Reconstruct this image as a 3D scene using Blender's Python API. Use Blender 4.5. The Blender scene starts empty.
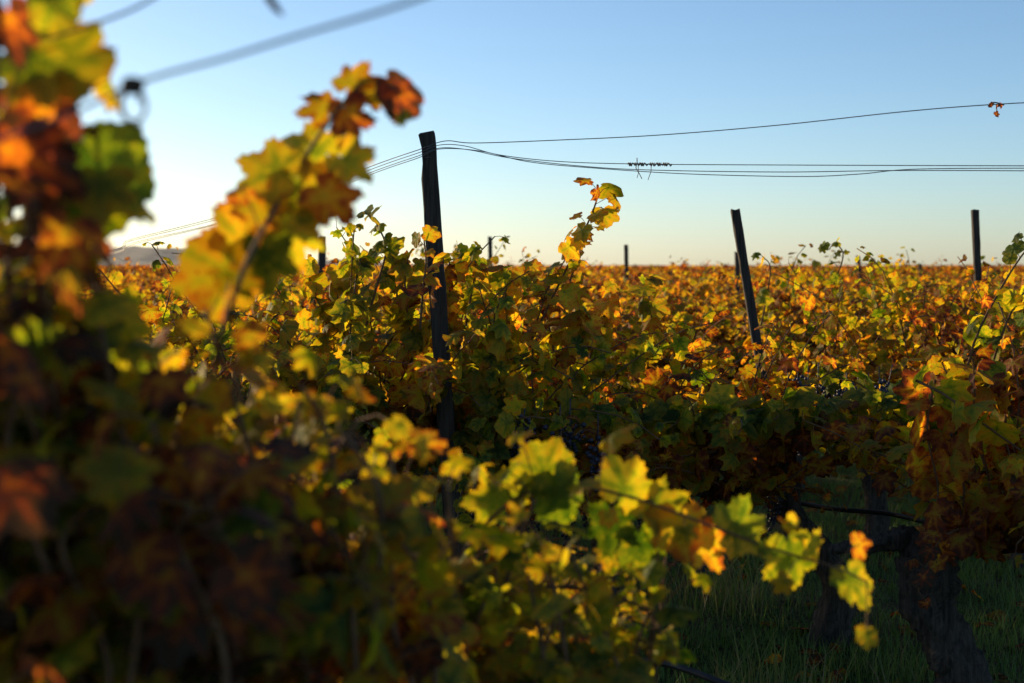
import bpy, math
import numpy as np

rng = np.random.default_rng(11)
R = math.radians
sc = bpy.context.scene
col = sc.collection

# ------------------------------------------------------------------ camera
H = 1.60
F = 1024 * 50 / 36.0
PITCH = math.atan((341.5 - 266) / F)
cam_d = bpy.data.cameras.new('camera')
cam = bpy.data.objects.new('camera', cam_d)
col.objects.link(cam)
cam.location = (0, 0, H)
cam.rotation_euler = (R(90) - PITCH, 0, 0)
cam_d.lens = 50
cam_d.sensor_width = 36
cam_d.clip_start = 0.02
cam_d.clip_end = 20000
cam_d.dof.use_dof = True
cam_d.dof.focus_distance = 5.5
cam_d.dof.aperture_fstop = 3.1
cam_d.dof.aperture_blades = 9
sc.camera = cam


def P(px, py, Y):
    """the point at depth Y seen along a direction given in photograph coordinates"""
    a = (px - 512) / F
    b = (341.5 - py) / F
    cp, sp = math.cos(PITCH), math.sin(PITCH)
    d = np.array([a, cp + b * sp, -sp + b * cp])
    return np.array([0, 0, H]) + d * (Y / d[1])


# ------------------------------------------------------------------ light
SUN_AZ, SUN_EL = 50.0, 8.6        # degrees left of the view, above the horizon
w = bpy.data.worlds.new('World')
sc.world = w
w.use_nodes = True
nt = w.node_tree
bg = nt.nodes['Background']
sky = nt.nodes.new('ShaderNodeTexSky')
sky.sky_type = 'NISHITA'
sky.sun_disc = False
sky.sun_elevation = R(SUN_EL)
sky.sun_rotation = R(-SUN_AZ)
sky.altitude = 60
sky.air_density = 0.74
sky.dust_density = 0.49
sky.ozone_density = 2.5
nt.links.new(sky.outputs[0], bg.inputs[0])
bg.inputs[1].default_value = 0.15
sd = bpy.data.lights.new('sun', 'SUN')
sd.energy = 5.0
sd.angle = R(0.6)
sd.color = (1.0, 0.74, 0.44)
so = bpy.data.objects.new('sun', sd)
col.objects.link(so)
az, el = R(SUN_AZ), R(SUN_EL)
S = np.array([-math.sin(az) * math.cos(el), math.cos(az) * math.cos(el), math.sin(el)])
import mathutils
so.rotation_euler = mathutils.Vector(-S).to_track_quat('-Z', 'Y').to_euler()
so.location = (-20, 10, 12)
sc.view_settings.view_transform = 'Standard'
sc.view_settings.look = 'None'
sc.view_settings.exposure = 0.44
sc.view_settings.gamma = 1.0
sc.render.engine = 'CYCLES'
cy = sc.cycles
cy.use_denoising = True
cy.max_bounces = 8
cy.transmission_bounces = 4
cy.diffuse_bounces = 4
cy.glossy_bounces = 2
cy.volume_bounces = 0
cy.transparent_max_bounces = 8
cy.sample_clamp_indirect = 6


# ------------------------------------------------------------------ materials
def mat(name):
    m = bpy.data.materials.new(name)
    m.use_nodes = True
    return m, m.node_tree, m.node_tree.nodes['Principled BSDF']


def node(nt, typ, **kw):
    n = nt.nodes.new(typ)
    for k, v in kw.items():
        setattr(n, k, v)
    return n


def mth(nt, op, a, b=None, clamp=False):
    n = node(nt, 'ShaderNodeMath', operation=op, use_clamp=clamp)
    for i, x in enumerate((a, b)):
        if x is None:
            continue
        if isinstance(x, (int, float)):
            n.inputs[i].default_value = x
        else:
            nt.links.new(x, n.inputs[i])
    return n.outputs[0]


def ramp(nt, fac, stops):
    n = node(nt, 'ShaderNodeValToRGB')
    el_ = n.color_ramp.elements
    while len(el_) < len(stops):
        el_.new(0.5)
    for e, (p, c) in zip(el_, stops):
        e.position = p
        e.color = (*c, 1)
    nt.links.new(fac, n.inputs[0])
    return n.outputs[0]


def leaf_material(name, veins=True, vary=0.24):
    m, nt, bs = mat(name)
    lf = node(nt, 'ShaderNodeAttribute', attribute_name='lf')
    lc = node(nt, 'ShaderNodeAttribute', attribute_name='lc')
    sf = node(nt, 'ShaderNodeSeparateXYZ'); nt.links.new(lf.outputs['Vector'], sf.inputs[0])
    s3 = node(nt, 'ShaderNodeSeparateXYZ'); nt.links.new(lc.outputs['Vector'], s3.inputs[0])
    x, y, rho = sf.outputs
    stage, bright, seed = s3.outputs
    oi = node(nt, 'ShaderNodeObjectInfo')
    off = node(nt, 'ShaderNodeVectorMath', operation='SCALE')
    off.inputs[0].default_value = (13.1, 7.7, 3.3)
    nt.links.new(seed, off.inputs['Scale'])
    add = node(nt, 'ShaderNodeVectorMath', operation='ADD')
    nt.links.new(lf.outputs['Vector'], add.inputs[0])
    nt.links.new(off.outputs[0], add.inputs[1])
    nz = node(nt, 'ShaderNodeTexNoise')
    nz.inputs['Scale'].default_value = 2.6
    nz.inputs['Detail'].default_value = 3
    nt.links.new(add.outputs[0], nz.inputs['Vector'])
    st = mth(nt, 'ADD', stage, mth(nt, 'MULTIPLY', mth(nt, 'SUBTRACT', nz.outputs[0], 0.5), 0.55))
    n9 = node(nt, 'ShaderNodeTexNoise')
    n9.inputs['Scale'].default_value = 9.0
    n9.inputs['Detail'].default_value = 2
    nt.links.new(add.outputs[0], n9.inputs['Vector'])
    st = mth(nt, 'ADD', st, mth(nt, 'MULTIPLY', mth(nt, 'GREATER_THAN', n9.outputs[0], 0.64), 0.22))
    st = mth(nt, 'ADD', st, mth(nt, 'MULTIPLY', mth(nt, 'SUBTRACT', rho, 0.55), 0.22))
    st = mth(nt, 'ADD', st, mth(nt, 'MULTIPLY', mth(nt, 'SUBTRACT', oi.outputs['Random'], 0.5), vary))
    bump_h = None
    if veins:
        ax = mth(nt, 'ABSOLUTE', x)
        ds = [ax]
        for dg in (48, 105):
            c, s = math.cos(R(dg)), math.sin(R(dg))
            ds.append(mth(nt, 'ABSOLUTE', mth(nt, 'SUBTRACT', mth(nt, 'MULTIPLY', ax, c), mth(nt, 'MULTIPLY', y, s))))
        dm = mth(nt, 'MINIMUM', mth(nt, 'MINIMUM', ds[0], ds[1]), ds[2])
        mr = node(nt, 'ShaderNodeMapRange')
        mr.inputs['From Min'].default_value = 0.012
        mr.inputs['From Max'].default_value = 0.15
        mr.inputs['To Min'].default_value = 1
        mr.inputs['To Max'].default_value = 0
        nt.links.new(dm, mr.inputs['Value'])
        vein = mr.outputs[0]
        st = mth(nt, 'SUBTRACT', st, mth(nt, 'MULTIPLY', vein, 0.16))
        bump_h = mth(nt, 'ADD', vein, mth(nt, 'MULTIPLY', nz.outputs[0], 2.0))
    stops_r = [(0.0, (.032, .062, .012)), (0.22, (.090, .130, .022)), (0.40, (.210, .205, .024)), (0.54, (.320, .200, .018)),
               (0.68, (.300, .105, .016)), (0.80, (.170, .038, .016)), (0.92, (.095, .045, .022)), (1.0, (.065, .040, .022))]
    stops_t = [(0.0, (.080, .160, .004)), (0.22, (.300, .360, .006)), (0.40, (.720, .560, .010)), (0.54, (.880, .480, .010)),
               (0.68, (.720, .190, .008)), (0.80, (.300, .050, .010)), (0.90, (.090, .036, .010)), (1.0, (.040, .022, .008))]
    br = mth(nt, 'ADD', 0.62, mth(nt, 'MULTIPLY', bright, 0.7))
    cols = []
    for stops in (stops_r, stops_t):
        c = ramp(nt, st, stops)
        sca = node(nt, 'ShaderNodeVectorMath', operation='SCALE')
        nt.links.new(c, sca.inputs[0]); nt.links.new(br, sca.inputs['Scale'])
        cols.append(sca.outputs[0])
    nt.links.new(cols[0], bs.inputs['Base Color'])
    bs.inputs['Roughness'].default_value = 0.65
    bs.inputs['Specular IOR Level'].default_value = 0.2
    tr = node(nt, 'ShaderNodeBsdfTranslucent')
    nt.links.new(cols[1], tr.inputs['Color'])
    if bump_h is not None:
        bp = node(nt, 'ShaderNodeBump')
        bp.inputs['Strength'].default_value = 0.35
        bp.inputs['Distance'].default_value = 0.004
        nt.links.new(bump_h, bp.inputs['Height'])
        nt.links.new(bp.outputs[0], bs.inputs['Normal'])
    mx = node(nt, 'ShaderNodeMixShader')
    mx.inputs[0].default_value = 0.58
    nt.links.new(bs.outputs[0], mx.inputs[1]); nt.links.new(tr.outputs[0], mx.inputs[2])
    nt.links.new(mx.outputs[0], nt.nodes['Material Output'].inputs['Surface'])
    return m


def noise_material(name, c0, c1, scale=(1, 1, 1), rough=0.9, bump=0.6, dist=0.01, detail=8, lo=0.3, hi=0.7):
    m, nt, bs = mat(name)
    tc = node(nt, 'ShaderNodeTexCoord')
    mp = node(nt, 'ShaderNodeMapping')
    mp.inputs['Scale'].default_value = scale
    nt.links.new(tc.outputs['Object'], mp.inputs[0])
    nz = node(nt, 'ShaderNodeTexNoise')
    nz.inputs['Scale'].default_value = 1
    nz.inputs['Detail'].default_value = detail
    nz.inputs['Roughness'].default_value = 0.65
    nt.links.new(mp.outputs[0], nz.inputs['Vector'])
    c = ramp(nt, nz.outputs[0], [(lo, c0), (hi, c1)])
    nt.links.new(c, bs.inputs['Base Color'])
    bs.inputs['Roughness'].default_value = rough
    bs.inputs['Specular IOR Level'].default_value = 0.25
    bp = node(nt, 'ShaderNodeBump')
    bp.inputs['Strength'].default_value = bump
    bp.inputs['Distance'].default_value = dist
    nt.links.new(nz.outputs[0], bp.inputs['Height'])
    nt.links.new(bp.outputs[0], bs.inputs['Normal'])
    return m


M_LEAF = leaf_material('grape_leaf')
M_LEAF_NEAR = leaf_material('grape_leaf_near', vary=0.0)
M_LEAF_FAR = leaf_material('grape_leaf_small', veins=False)
M_CANE = noise_material('cane_bark', (.085, .040, .018), (.20, .105, .045), (60, 60, 14), 0.75, 0.3, 0.002)
M_BARK = noise_material('old_vine_bark', (.030, .025, .020), (.12, .097, .076), (70, 70, 6), 0.95, 1.0, 0.035, lo=.36, hi=.64)
M_WOOD = noise_material('weathered_post_wood', (.014, .011, .009), (.085, .068, .054), (90, 90, 5), 0.9, 1.0, 0.010)
M_WIRE = noise_material('dull_steel_wire', (.06, .062, .068), (.13, .13, .135), (40, 40, 40), 0.5, 0.1, 0.001)
M_HOSE = noise_material('black_rubber_hose', (.010, .010, .010), (.022, .021, .020), (30, 30, 30), 0.5, 0.1, 0.001)
M_TENDRIL = noise_material('dry_tendril', (.05, .028, .016), (.12, .07, .04), (60, 60, 60), 0.8, 0.2, 0.001)
M_HILL = noise_material('scrub_hillside', (.045, .055, .030), (.13, .115, .065), (.02, .02, .02), 1.0, 0.2, 1.0)
M_TREE = noise_material('dark_treetop', (.020, .032, .012), (.055, .075, .022), (.6, .6, .6), 0.9, 0.4, 0.3)

# grapes: blue-black berries with a pale bloom
M_GRAPE, nt_, bs_ = mat('blue_black_grape')
nz_ = node(nt_, 'ShaderNodeTexNoise'); nz_.inputs['Scale'].default_value = 90
nt_.links.new(ramp(nt_, nz_.outputs[0], [(.35, (.012, .011, .020)), (.75, (.038, .040, .066))]), bs_.inputs['Base Color'])
bs_.inputs['Roughness'].default_value = 0.5

# ground: damp soil with low green cover
M_GROUND, nt_, bs_ = mat('soil_and_low_weeds')
geo_ = node(nt_, 'ShaderNodeNewGeometry')
n1 = node(nt_, 'ShaderNodeTexNoise'); n1.inputs['Scale'].default_value = 1.3; n1.inputs['Detail'].default_value = 6
n2 = node(nt_, 'ShaderNodeTexNoise'); n2.inputs['Scale'].default_value = 38; n2.inputs['Detail'].default_value = 6
for n_ in (n1, n2):
    nt_.links.new(geo_.outputs['Position'], n_.inputs['Vector'])
ca = ramp(nt_, n1.outputs[0], [(.38, (.062, .085, .022)), (.62, (.100, .076, .048))])
cb = ramp(nt_, n2.outputs[0], [(.3, (.35, .35, .35)), (.7, (1.2, 1.2, 1.2))])
mm = node(nt_, 'ShaderNodeMix', data_type='RGBA', blend_type='MULTIPLY')
mm.inputs['Factor'].default_value = 1
nt_.links.new(ca, mm.inputs['A']); nt_.links.new(cb, mm.inputs['B'])
nt_.links.new(mm.outputs['Result'], bs_.inputs['Base Color'])
bs_.inputs['Roughness'].default_value = 1.0
bs_.inputs['Specular IOR Level'].default_value = 0.1
bp_ = node(nt_, 'ShaderNodeBump'); bp_.inputs['Strength'].default_value = 0.9; bp_.inputs['Distance'].default_value = 0.04
nt_.links.new(n2.outputs[0], bp_.inputs['Height']); nt_.links.new(bp_.outputs[0], bs_.inputs['Normal'])

# grass blades
M_GRASS, nt_, bs_ = mat('green_grass_blade')
at_ = node(nt_, 'ShaderNodeAttribute', attribute_name='lc')
sx_ = node(nt_, 'ShaderNodeSeparateXYZ'); nt_.links.new(at_.outputs['Vector'], sx_.inputs[0])
gc = ramp(nt_, sx_.outputs[0], [(0, (.070, .150, .028)), (.6, (.115, .200, .036)), (.85, (.150, .170, .040)), (1, (.24, .18, .08))])
nt_.links.new(gc, bs_.inputs['Base Color']); bs_.inputs['Roughness'].default_value = 0.6
tr_ = node(nt_, 'ShaderNodeBsdfTranslucent')
gt = ramp(nt_, sx_.outputs[0], [(0, (.06, .15, .01)), (.6, (.14, .26, .02)), (1, (.3, .24, .08))])
nt_.links.new(gt, tr_.inputs['Color'])
mx_ = node(nt_, 'ShaderNodeMixShader'); mx_.inputs[0].default_value = .4
nt_.links.new(bs_.outputs[0], mx_.inputs[1]); nt_.links.new(tr_.outputs[0], mx_.inputs[2])
nt_.links.new(mx_.outputs[0], nt_.nodes['Material Output'].inputs['Surface'])


# ------------------------------------------------------------------ mesh building
def unit(v):
    v = np.asarray(v, float)
    return v / np.maximum(np.linalg.norm(v, axis=-1, keepdims=True), 1e-9)


class MB:
    """collects triangles and quads with per-vertex leaf data"""
    def __init__(self):
        self.v, self.f3, self.f4, self.m3, self.m4, self.lf, self.lc = [], [], [], [], [], [], []
        self.n = 0

    def add(self, v, f3=None, f4=None, mi=0, lf=None, lc=None):
        v = np.asarray(v, np.float32).reshape(-1, 3)
        self.v.append(v)
        self.lf.append(np.zeros_like(v) if lf is None else lf.reshape(-1, 3))
        self.lc.append(np.full_like(v, .5) if lc is None else lc.reshape(-1, 3))
        if f3 is not None and len(f3):
            self.f3.append(np.asarray(f3, np.int32) + self.n); self.m3.append(np.full(len(f3), mi, np.int32))
        if f4 is not None and len(f4):
            self.f4.append(np.asarray(f4, np.int32) + self.n); self.m4.append(np.full(len(f4), mi, np.int32))
        self.n += len(v)

    def mesh(self, name, mats, smooth=True):
        me = bpy.data.meshes.new(name)
        v = np.concatenate(self.v)
        f3 = np.concatenate(self.f3) if self.f3 else np.zeros((0, 3), np.int32)
        f4 = np.concatenate(self.f4) if self.f4 else np.zeros((0, 4), np.int32)
        mi = np.concatenate(self.m3 + self.m4)
        me.vertices.add(len(v)); me.vertices.foreach_set('co', v.ravel().astype(np.float32))
        nl = f3.size + f4.size
        me.loops.add(nl)
        me.loops.foreach_set('vertex_index', np.concatenate([f3.ravel(), f4.ravel()]).astype(np.int32))
        tot = np.concatenate([np.full(len(f3), 3, np.int32), np.full(len(f4), 4, np.int32)])
        st = np.concatenate([[0], np.cumsum(tot)[:-1]]).astype(np.int32)
        me.polygons.add(len(tot))
        me.polygons.foreach_set('loop_start', st)
        me.polygons.foreach_set('loop_total', tot)
        for m in mats:
            me.materials.append(m)
        me.polygons.foreach_set('material_index', mi)
        me.polygons.foreach_set('use_smooth', np.full(len(tot), smooth))
        for nm, arr in (('lf', self.lf), ('lc', self.lc)):
            a = me.attributes.new(nm, 'FLOAT_VECTOR', 'POINT')
            a.data.foreach_set('vector', np.concatenate(arr).ravel().astype(np.float32))
        me.update(calc_edges=True)
        me.validate()
        return me

    def obj(self, name, mats, parent=None, smooth=True):
        o = bpy.data.objects.new(name, self.mesh(name, mats, smooth))
        col.objects.link(o)
        o.parent = parent
        return o


def tag(o, label=None, cat=None, group=None, kind=None):
    for k, v in (('label', label), ('category', cat), ('group', group), ('kind', kind)):
        if v:
            o[k] = v
    return o


def empty(name, loc, rz=0.0):
    o = bpy.data.objects.new(name, None)
    col.objects.link(o)
    o.location = loc
    o.rotation_euler = (0, 0, rz)
    o.empty_display_size = 0.2
    return o


def spline(pts, n):
    """Catmull-Rom through pts, n samples"""
    p = np.asarray(pts, float)
    p = np.vstack([2 * p[0] - p[1], p, 2 * p[-1] - p[-2]])
    t = np.linspace(0, len(p) - 3 - 1e-6, n)
    i = t.astype(int); u = (t - i)[:, None]
    a, b, c, d = p[i], p[i + 1], p[i + 2], p[i + 3]
    return 0.5 * (2 * b + (c - a) * u + (2 * a - 5 * b + 4 * c - d) * u ** 2 + (3 * b - a - 3 * c + d) * u ** 3)


def tube(mb, pts, rad, sides=6, mi=0, rough=0.0, twist=0.0, caps=True, ridges=0):
    p = np.asarray(pts, float)
    n = len(p)
    r = np.interp(np.linspace(0, 1, n), np.linspace(0, 1, len(np.atleast_1d(rad))), np.atleast_1d(rad)) if np.ndim(rad) else np.full(n, rad)
    T = unit(np.gradient(p, axis=0))
    ref = np.array([0.3, 1, 0.1]) if abs(T[0][2]) > .7 else np.array([0, 0, 1.0])
    U = unit(ref - (T @ ref)[:, None] * T)
    for i in range(1, n):
        u = U[i - 1] - T[i] * (U[i - 1] @ T[i])
        U[i] = unit(u)
    V = np.cross(T, U)
    a = np.linspace(0, 2 * math.pi, sides, endpoint=False)
    rr = np.repeat(r[:, None], sides, 1)
    if rough or ridges:
        s = np.linspace(0, 1, n)[:, None]
        ph = rng.uniform(0, 6, 4)
        rr = rr * (1 + rough * (np.sin(2 * a + ph[0] + twist * s) + .7 * np.sin(5 * a + ph[1] + 1.6 * twist * s) + .8 * np.sin(9 * s * 3 + ph[2] + a)) / 2
                   + ridges * np.sin(11 * a + ph[3] + twist * s) + rough * .35 * rng.normal(size=(n, sides)))
    ring = p[:, None, :] + rr[..., None] * (np.cos(a)[None, :, None] * U[:, None, :] + np.sin(a)[None, :, None] * V[:, None, :])
    idx = np.arange(n * sides).reshape(n, sides)
    q = np.stack([idx[:-1], np.roll(idx[:-1], -1, 1), np.roll(idx[1:], -1, 1), idx[1:]], -1).reshape(-1, 4)
    v = ring.reshape(-1, 3)
    f3 = None
    if caps:
        v = np.vstack([v, p[:1], p[-1:]])
        c0, c1 = n * sides, n * sides + 1
        f3 = [(c0, (j + 1) % sides, j) for j in range(sides)] + [(c1, (n - 1) * sides + j, (n - 1) * sides + (j + 1) % sides) for j in range(sides)]
    mb.add(v, f3, q, mi)


# --- grape leaf template: five lobes, toothed edge, heart shaped base
LOBES = np.array([[0, 1.0], [12, .86], [20, .66], [28, .52], [40, .74], [52, .84], [66, .70], [76, .54], [86, .45], [102, .62], [115, .69], [134, .58], [156, .47], [170, .30], [180, .06]])


def leaf_template(nb):
    if nb <= 9:
        d = np.linspace(-165, 165, nb)
        tooth = np.zeros(nb)
    else:
        d = np.linspace(-180, 180, nb, endpoint=False) + 180.0 / nb
        tooth = np.where(np.arange(nb) % 2 == 0, 1, -1) * (.085 if nb > 30 else .055)
    r = np.interp(np.abs(d), LOBES[:, 0], LOBES[:, 1]) * (1 + tooth)
    a = np.radians(d)
    bx, by = np.sin(a) * r, np.cos(a) * r
    rings = [np.zeros((1, 2))]
    if nb > 12:
        rings.append(np.stack([bx, by], 1) * .5)
    rings.append(np.stack([bx, by], 1))
    xy = np.vstack(rings)
    f = []
    for j in range(nb):
        k = (j + 1) % nb
        if nb <= 9 and k == 0:
            continue
        f.append((0, 1 + k, 1 + j))
        if nb > 12:
            a0, a1, b0, b1 = 1 + j, 1 + k, 1 + nb + j, 1 + nb + k
            f += [(a0, a1, b1), (a0, b1, b0)]
    return xy, np.array(f, np.int32)


TPL = {k: leaf_template(k) for k in (56, 28, 12, 7)}
TPLR = {}
for k_, (xy_, f_) in TPL.items():
    rr_ = np.hypot(xy_[:, 0], xy_[:, 1])
    if len(xy_) > 2 * k_:
        rr_[1:1 + k_] = rr_[1 + k_:]
    rr_[0] = 1
    TPLR[k_] = rr_


def add_leaves(mb, pos, tip, nrm, size, stage, lod=28, mi=0, curl=1.0):
    """pos: blade bases (N,3); tip: direction of the blade; nrm: approximate blade normal"""
    xy, f = TPL[lod]
    N, K = len(pos), len(xy)
    if N == 0:
        return
    tip = unit(tip)
    nrm = unit(nrm - (nrm * tip).sum(1, keepdims=True) * tip)
    side = np.cross(tip, nrm)
    x, y = xy[:, 0][None], xy[:, 1][None]
    rho = np.hypot(x, y); phi = np.arctan2(x, y)
    g = lambda a, b: rng.uniform(a, b, (N, 1))
    asym = g(-.16, .16)
    ex = g(.30, 1.00) - 1
    rb = np.maximum(TPLR[lod][None], .12) ** ex * (1 + g(0, .10) * np.sin(2 * phi + g(0, 6)) + g(0, .07) * np.sin(3 * phi + g(0, 6)) + g(.0, .07) * np.sin(11 * phi + g(0, 6)))
    x, y = x * rb, y * rb
    wid = g(.85, 1.12)
    xx = x * wid * (1 + asym * np.sign(x))
    z = (-g(-.10, .50) * np.abs(x) + g(-.45, .30) * rho ** 2 + g(.05, .16) * np.sin(5 * phi + g(0, 6)) * rho ** 2
         + g(.0, .09) * np.sin(9 * phi + g(0, 6)) * rho ** 3 - g(-.1, .5) * np.maximum(y, 0) ** 2 * .6) * curl
    yy = y * (1 - .12 * np.abs(z))
    s = np.asarray(size).reshape(N, 1)
    v = pos[:, None, :] + s[..., None] * (xx[..., None] * side[:, None, :] + yy[..., None] * tip[:, None, :] + z[..., None] * nrm[:, None, :])
    fa = (f[None] + (np.arange(N) * K)[:, None, None]).reshape(-1, 3)
    lf = np.stack([x, y, np.broadcast_to(rho, x.shape)], -1)
    lc = np.repeat(np.stack([np.asarray(stage).reshape(N), rng.uniform(0, 1, N), rng.uniform(0, 30, N)], -1)[:, None, :], K, 1)
    mb.add(v, fa, None, mi, lf, lc)


def grow(start, d0, L, n, droop=.5, wob=.25):
    """a cane: starts at start along d0, bends under its weight"""
    p = [np.array(start, float)]
    d = unit(np.array(d0, float))
    h = L / n
    for i in range(n):
        d = unit(d + np.array([0, 0, -droop]) * (i / n) ** 1.2 * .35 + rng.normal(0, wob, 3) * .35)
        p.append(p[-1] + d * h)
    return np.array(p)


def cane_with_leaves(mb_c, mb_l, pts, gap, size, stage, lod, r0=.0045, mi_c=0, mi_l=0, petiole=.06, spread=1.0, out=None, sides=5, start=0.0, curl=1.0, drop=0.0, face=None, taper=.55):
    """adds the cane tube, a leaf (with its stalk) at every node, alternating sides"""
    pts = np.asarray(pts, float)
    seg = np.linalg.norm(np.diff(pts, axis=0), axis=1)
    s = np.concatenate([[0], np.cumsum(seg)])
    L = s[-1]
    if mb_c is not None:
        tube(mb_c, pts, [r0, r0 * .8, r0 * .55], sides, mi_c)
    n = max(2, int(L * (1 - start) / gap))
    q = np.linspace(start * L, L, n) + rng.normal(0, gap * .15, n)
    q = np.clip(q, 0, L)
    pos = np.stack([np.interp(q, s, pts[:, k]) for k in range(3)], 1)
    tan = unit(np.stack([np.interp(q + .01, s, pts[:, k]) - np.interp(q - .01, s, pts[:, k]) for k in range(3)], 1) + 1e-6)
    ang = np.arange(n) * math.pi + rng.normal(0, .7, n) + rng.uniform(0, 6)
    a = unit(np.cross(tan, np.array([.2, .35, 1.0])))
    b = np.cross(tan, a)
    side = np.cos(ang)[:, None] * a + np.sin(ang)[:, None] * b
    pd = unit(side + np.array([0, 0, .35]) + tan * .3 + rng.normal(0, .25, (n, 3)))
    if out is not None:
        pd = unit(pd + out * .4)
    pl = petiole * rng.uniform(.6, 1.25, n)[:, None]
    base = pos + pd * pl
    tipd = unit(pd * .75 + np.array([0, 0, -.75 - drop]) + rng.normal(0, .38, (n, 3)))
    nrm = pd * .65 + np.array([0, 0, .32]) + S * .10 + rng.normal(0, .45, (n, 3))
    if face is not None:
        nrm = nrm * .6 + face
    taper = 1 - taper * np.clip((q / L - .55) / .45, 0, 1) ** 1.5
    sz = size * taper * rng.uniform(.50, 1.18, n)
    st = stage + rng.normal(0, .10, n)
    keep = rng.uniform(size=n) < .93
    if lod >= 28 and mb_c is not None:
        for k in np.nonzero(keep)[0]:
            mid = (pos[k] + base[k]) / 2 + np.array([0, 0, .12]) * pl[k]
            tube(mb_c, [pos[k], mid, base[k]], .0014, 3, mi_c, caps=False)
    add_leaves(mb_l, base[keep], tipd[keep], nrm[keep], sz[keep], st[keep], lod, mi_l, curl)


def grape_bunch(mb, top, L=.17, rad=.045, ico=None):
    """a hanging bunch: round berries packed round a tapering core"""
    n = 46
    for k in range(n):
        t = (k + .5) / n
        rr = rad * (1 - .75 * t) * (.55 + .45 * rng.uniform())
        a = k * 2.4
        c = np.array(top) + np.array([math.cos(a) * rr, math.sin(a) * rr, -.02 - L * t + rng.normal(0, .004)])
        b = .0085 * rng.uniform(.8, 1.1)
        la = np.linspace(0, math.pi, 5)[1:-1]
        lo = np.linspace(0, 2 * math.pi, 7, endpoint=False)
        ring = np.stack([np.outer(np.sin(la), np.cos(lo)), np.outer(np.sin(la), np.sin(lo)), np.outer(np.cos(la), np.ones(7))], -1).reshape(-1, 3)
        v = np.vstack([ring, [[0, 0, 1], [0, 0, -1]]]) * b + c
        f4 = [(i * 7 + (j + 1) % 7, i * 7 + j, (i + 1) * 7 + j, (i + 1) * 7 + (j + 1) % 7) for i in range(2) for j in range(7)]
        f3 = [(21, j, (j + 1) % 7) for j in range(7)] + [(22, 14 + (j + 1) % 7, 14 + j) for j in range(7)]
        mb.add(v, f3, f4)
    tube(mb, [np.array(top) + [0, 0, .05], np.array(top), np.array(top) + [0, 0, -L * .8]], .002, 4)


def make_trunk(name, parent, head=.72, r=.055, lean=(0, 0), arms=((-.6, .0), (.6, .0)), sides=22, rings=44, rise=.08):
    mb = MB()
    lx, ly = lean
    pts = spline([(0, 0, -.06), (.02 - lx * .2, ly * .2, head * .3), (lx * .6 - .03, ly * .6 + .02, head * .65), (lx, ly, head)], rings)
    tube(mb, pts, [r * 1.5, r * 1.1, r, r * .95, r * 1.25, r * 1.3], sides, rough=.20, twist=2.8, ridges=.07)
    for ax, az in arms:
        sgn = 1 if ax > 0 else -1
        ap = spline([(lx, ly, head - .06), (lx + sgn * .08, ly, head + .02), (lx + ax * .5, ly + rng.normal(0, .03), head + rise * .8 + az * .5), (lx + ax, ly + rng.normal(0, .03), head + rise + az)], rings)
        tube(mb, ap, [r * .8, r * .6, r * .42, r * .26], max(8, sides - 4), rough=.18, twist=3, ridges=.05)
    return mb.obj(name, [M_BARK], parent)


# ------------------------------------------------------------------ setting: ground and hills
def ground():
    mb = MB()
    xs = np.concatenate([-np.geomspace(3900, 12, 26), np.linspace(-10, 10, 41), np.geomspace(12, 3900, 26)])
    ys = np.concatenate([-np.geomspace(400, 4, 10), np.linspace(-3, 24, 70), np.geomspace(26, 4600, 34)])
    X, Y = np.meshgrid(xs, ys)
    near = np.exp(-(X ** 2 + (Y - 8) ** 2) / 300)
    Z = near * (.018 * np.sin(X * 2.1 + Y * .7) + .014 * np.sin(Y * 3.3 - X) + .008 * rng.normal(size=X.shape)) - .012
    v = np.stack([X, Y, Z], -1).reshape(-1, 3)
    nx, ny = len(xs), len(ys)
    i = np.arange(nx * ny).reshape(ny, nx)
    q = np.stack([i[:-1, :-1], i[:-1, 1:], i[1:, 1:], i[1:, :-1]], -1).reshape(-1, 4)
    mb.add(v, None, q)
    return tag(mb.obj('ground', [M_GROUND]), kind='structure')


ground()


def hill(name, px_pts, Y, depth):
    """a ridge with its own slopes, crest given at distance Y"""
    mb = MB()
    px = np.array(px_pts, float)
    xs = np.linspace(px[0, 0], px[-1, 0], 160)
    hs = np.interp(xs, px[:, 0], px[:, 1])
    hs = hs + (rng.normal(0, 1, 160).cumsum() * .25 % 1.0) * 1.0
    X = (xs - 512) / F * Y
    prof = np.linspace(-1, 1, 21)
    shape = np.cos(prof * math.pi / 2) ** 1.3
    Z = np.outer(shape, hs / F * Y)
    Zr = Z * (1 + .12 * rng.normal(size=Z.shape) * np.abs(np.sin(prof * 3))[:, None])
    YY = Y + prof[:, None] * depth + 0 * X[None]
    XX = np.repeat(X[None], 21, 0)
    v = np.stack([XX, YY, Zr - .5], -1).reshape(-1, 3)
    i = np.arange(21 * 160).reshape(21, 160)
    q = np.stack([i[:-1, :-1], i[:-1, 1:], i[1:, 1:], i[1:, :-1]], -1).reshape(-1, 4)
    mb.add(v, None, q)
    return tag(mb.obj(name, [M_HILL]), kind='structure')


hill('hills', [(-500, 3), (-300, 12), (-120, 9), (40, 9), (110, 14), (150, 19), (185, 17), (240, 9), (300, 5), (335, 6), (375, 5), (430, 1), (520, 0)], 3600, 900)

# ------------------------------------------------------------------ rows of vines
SLOPE = -.27
RZ = math.atan(SLOPE)
ROWDIR = np.array([math.cos(RZ), math.sin(RZ), 0])


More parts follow.
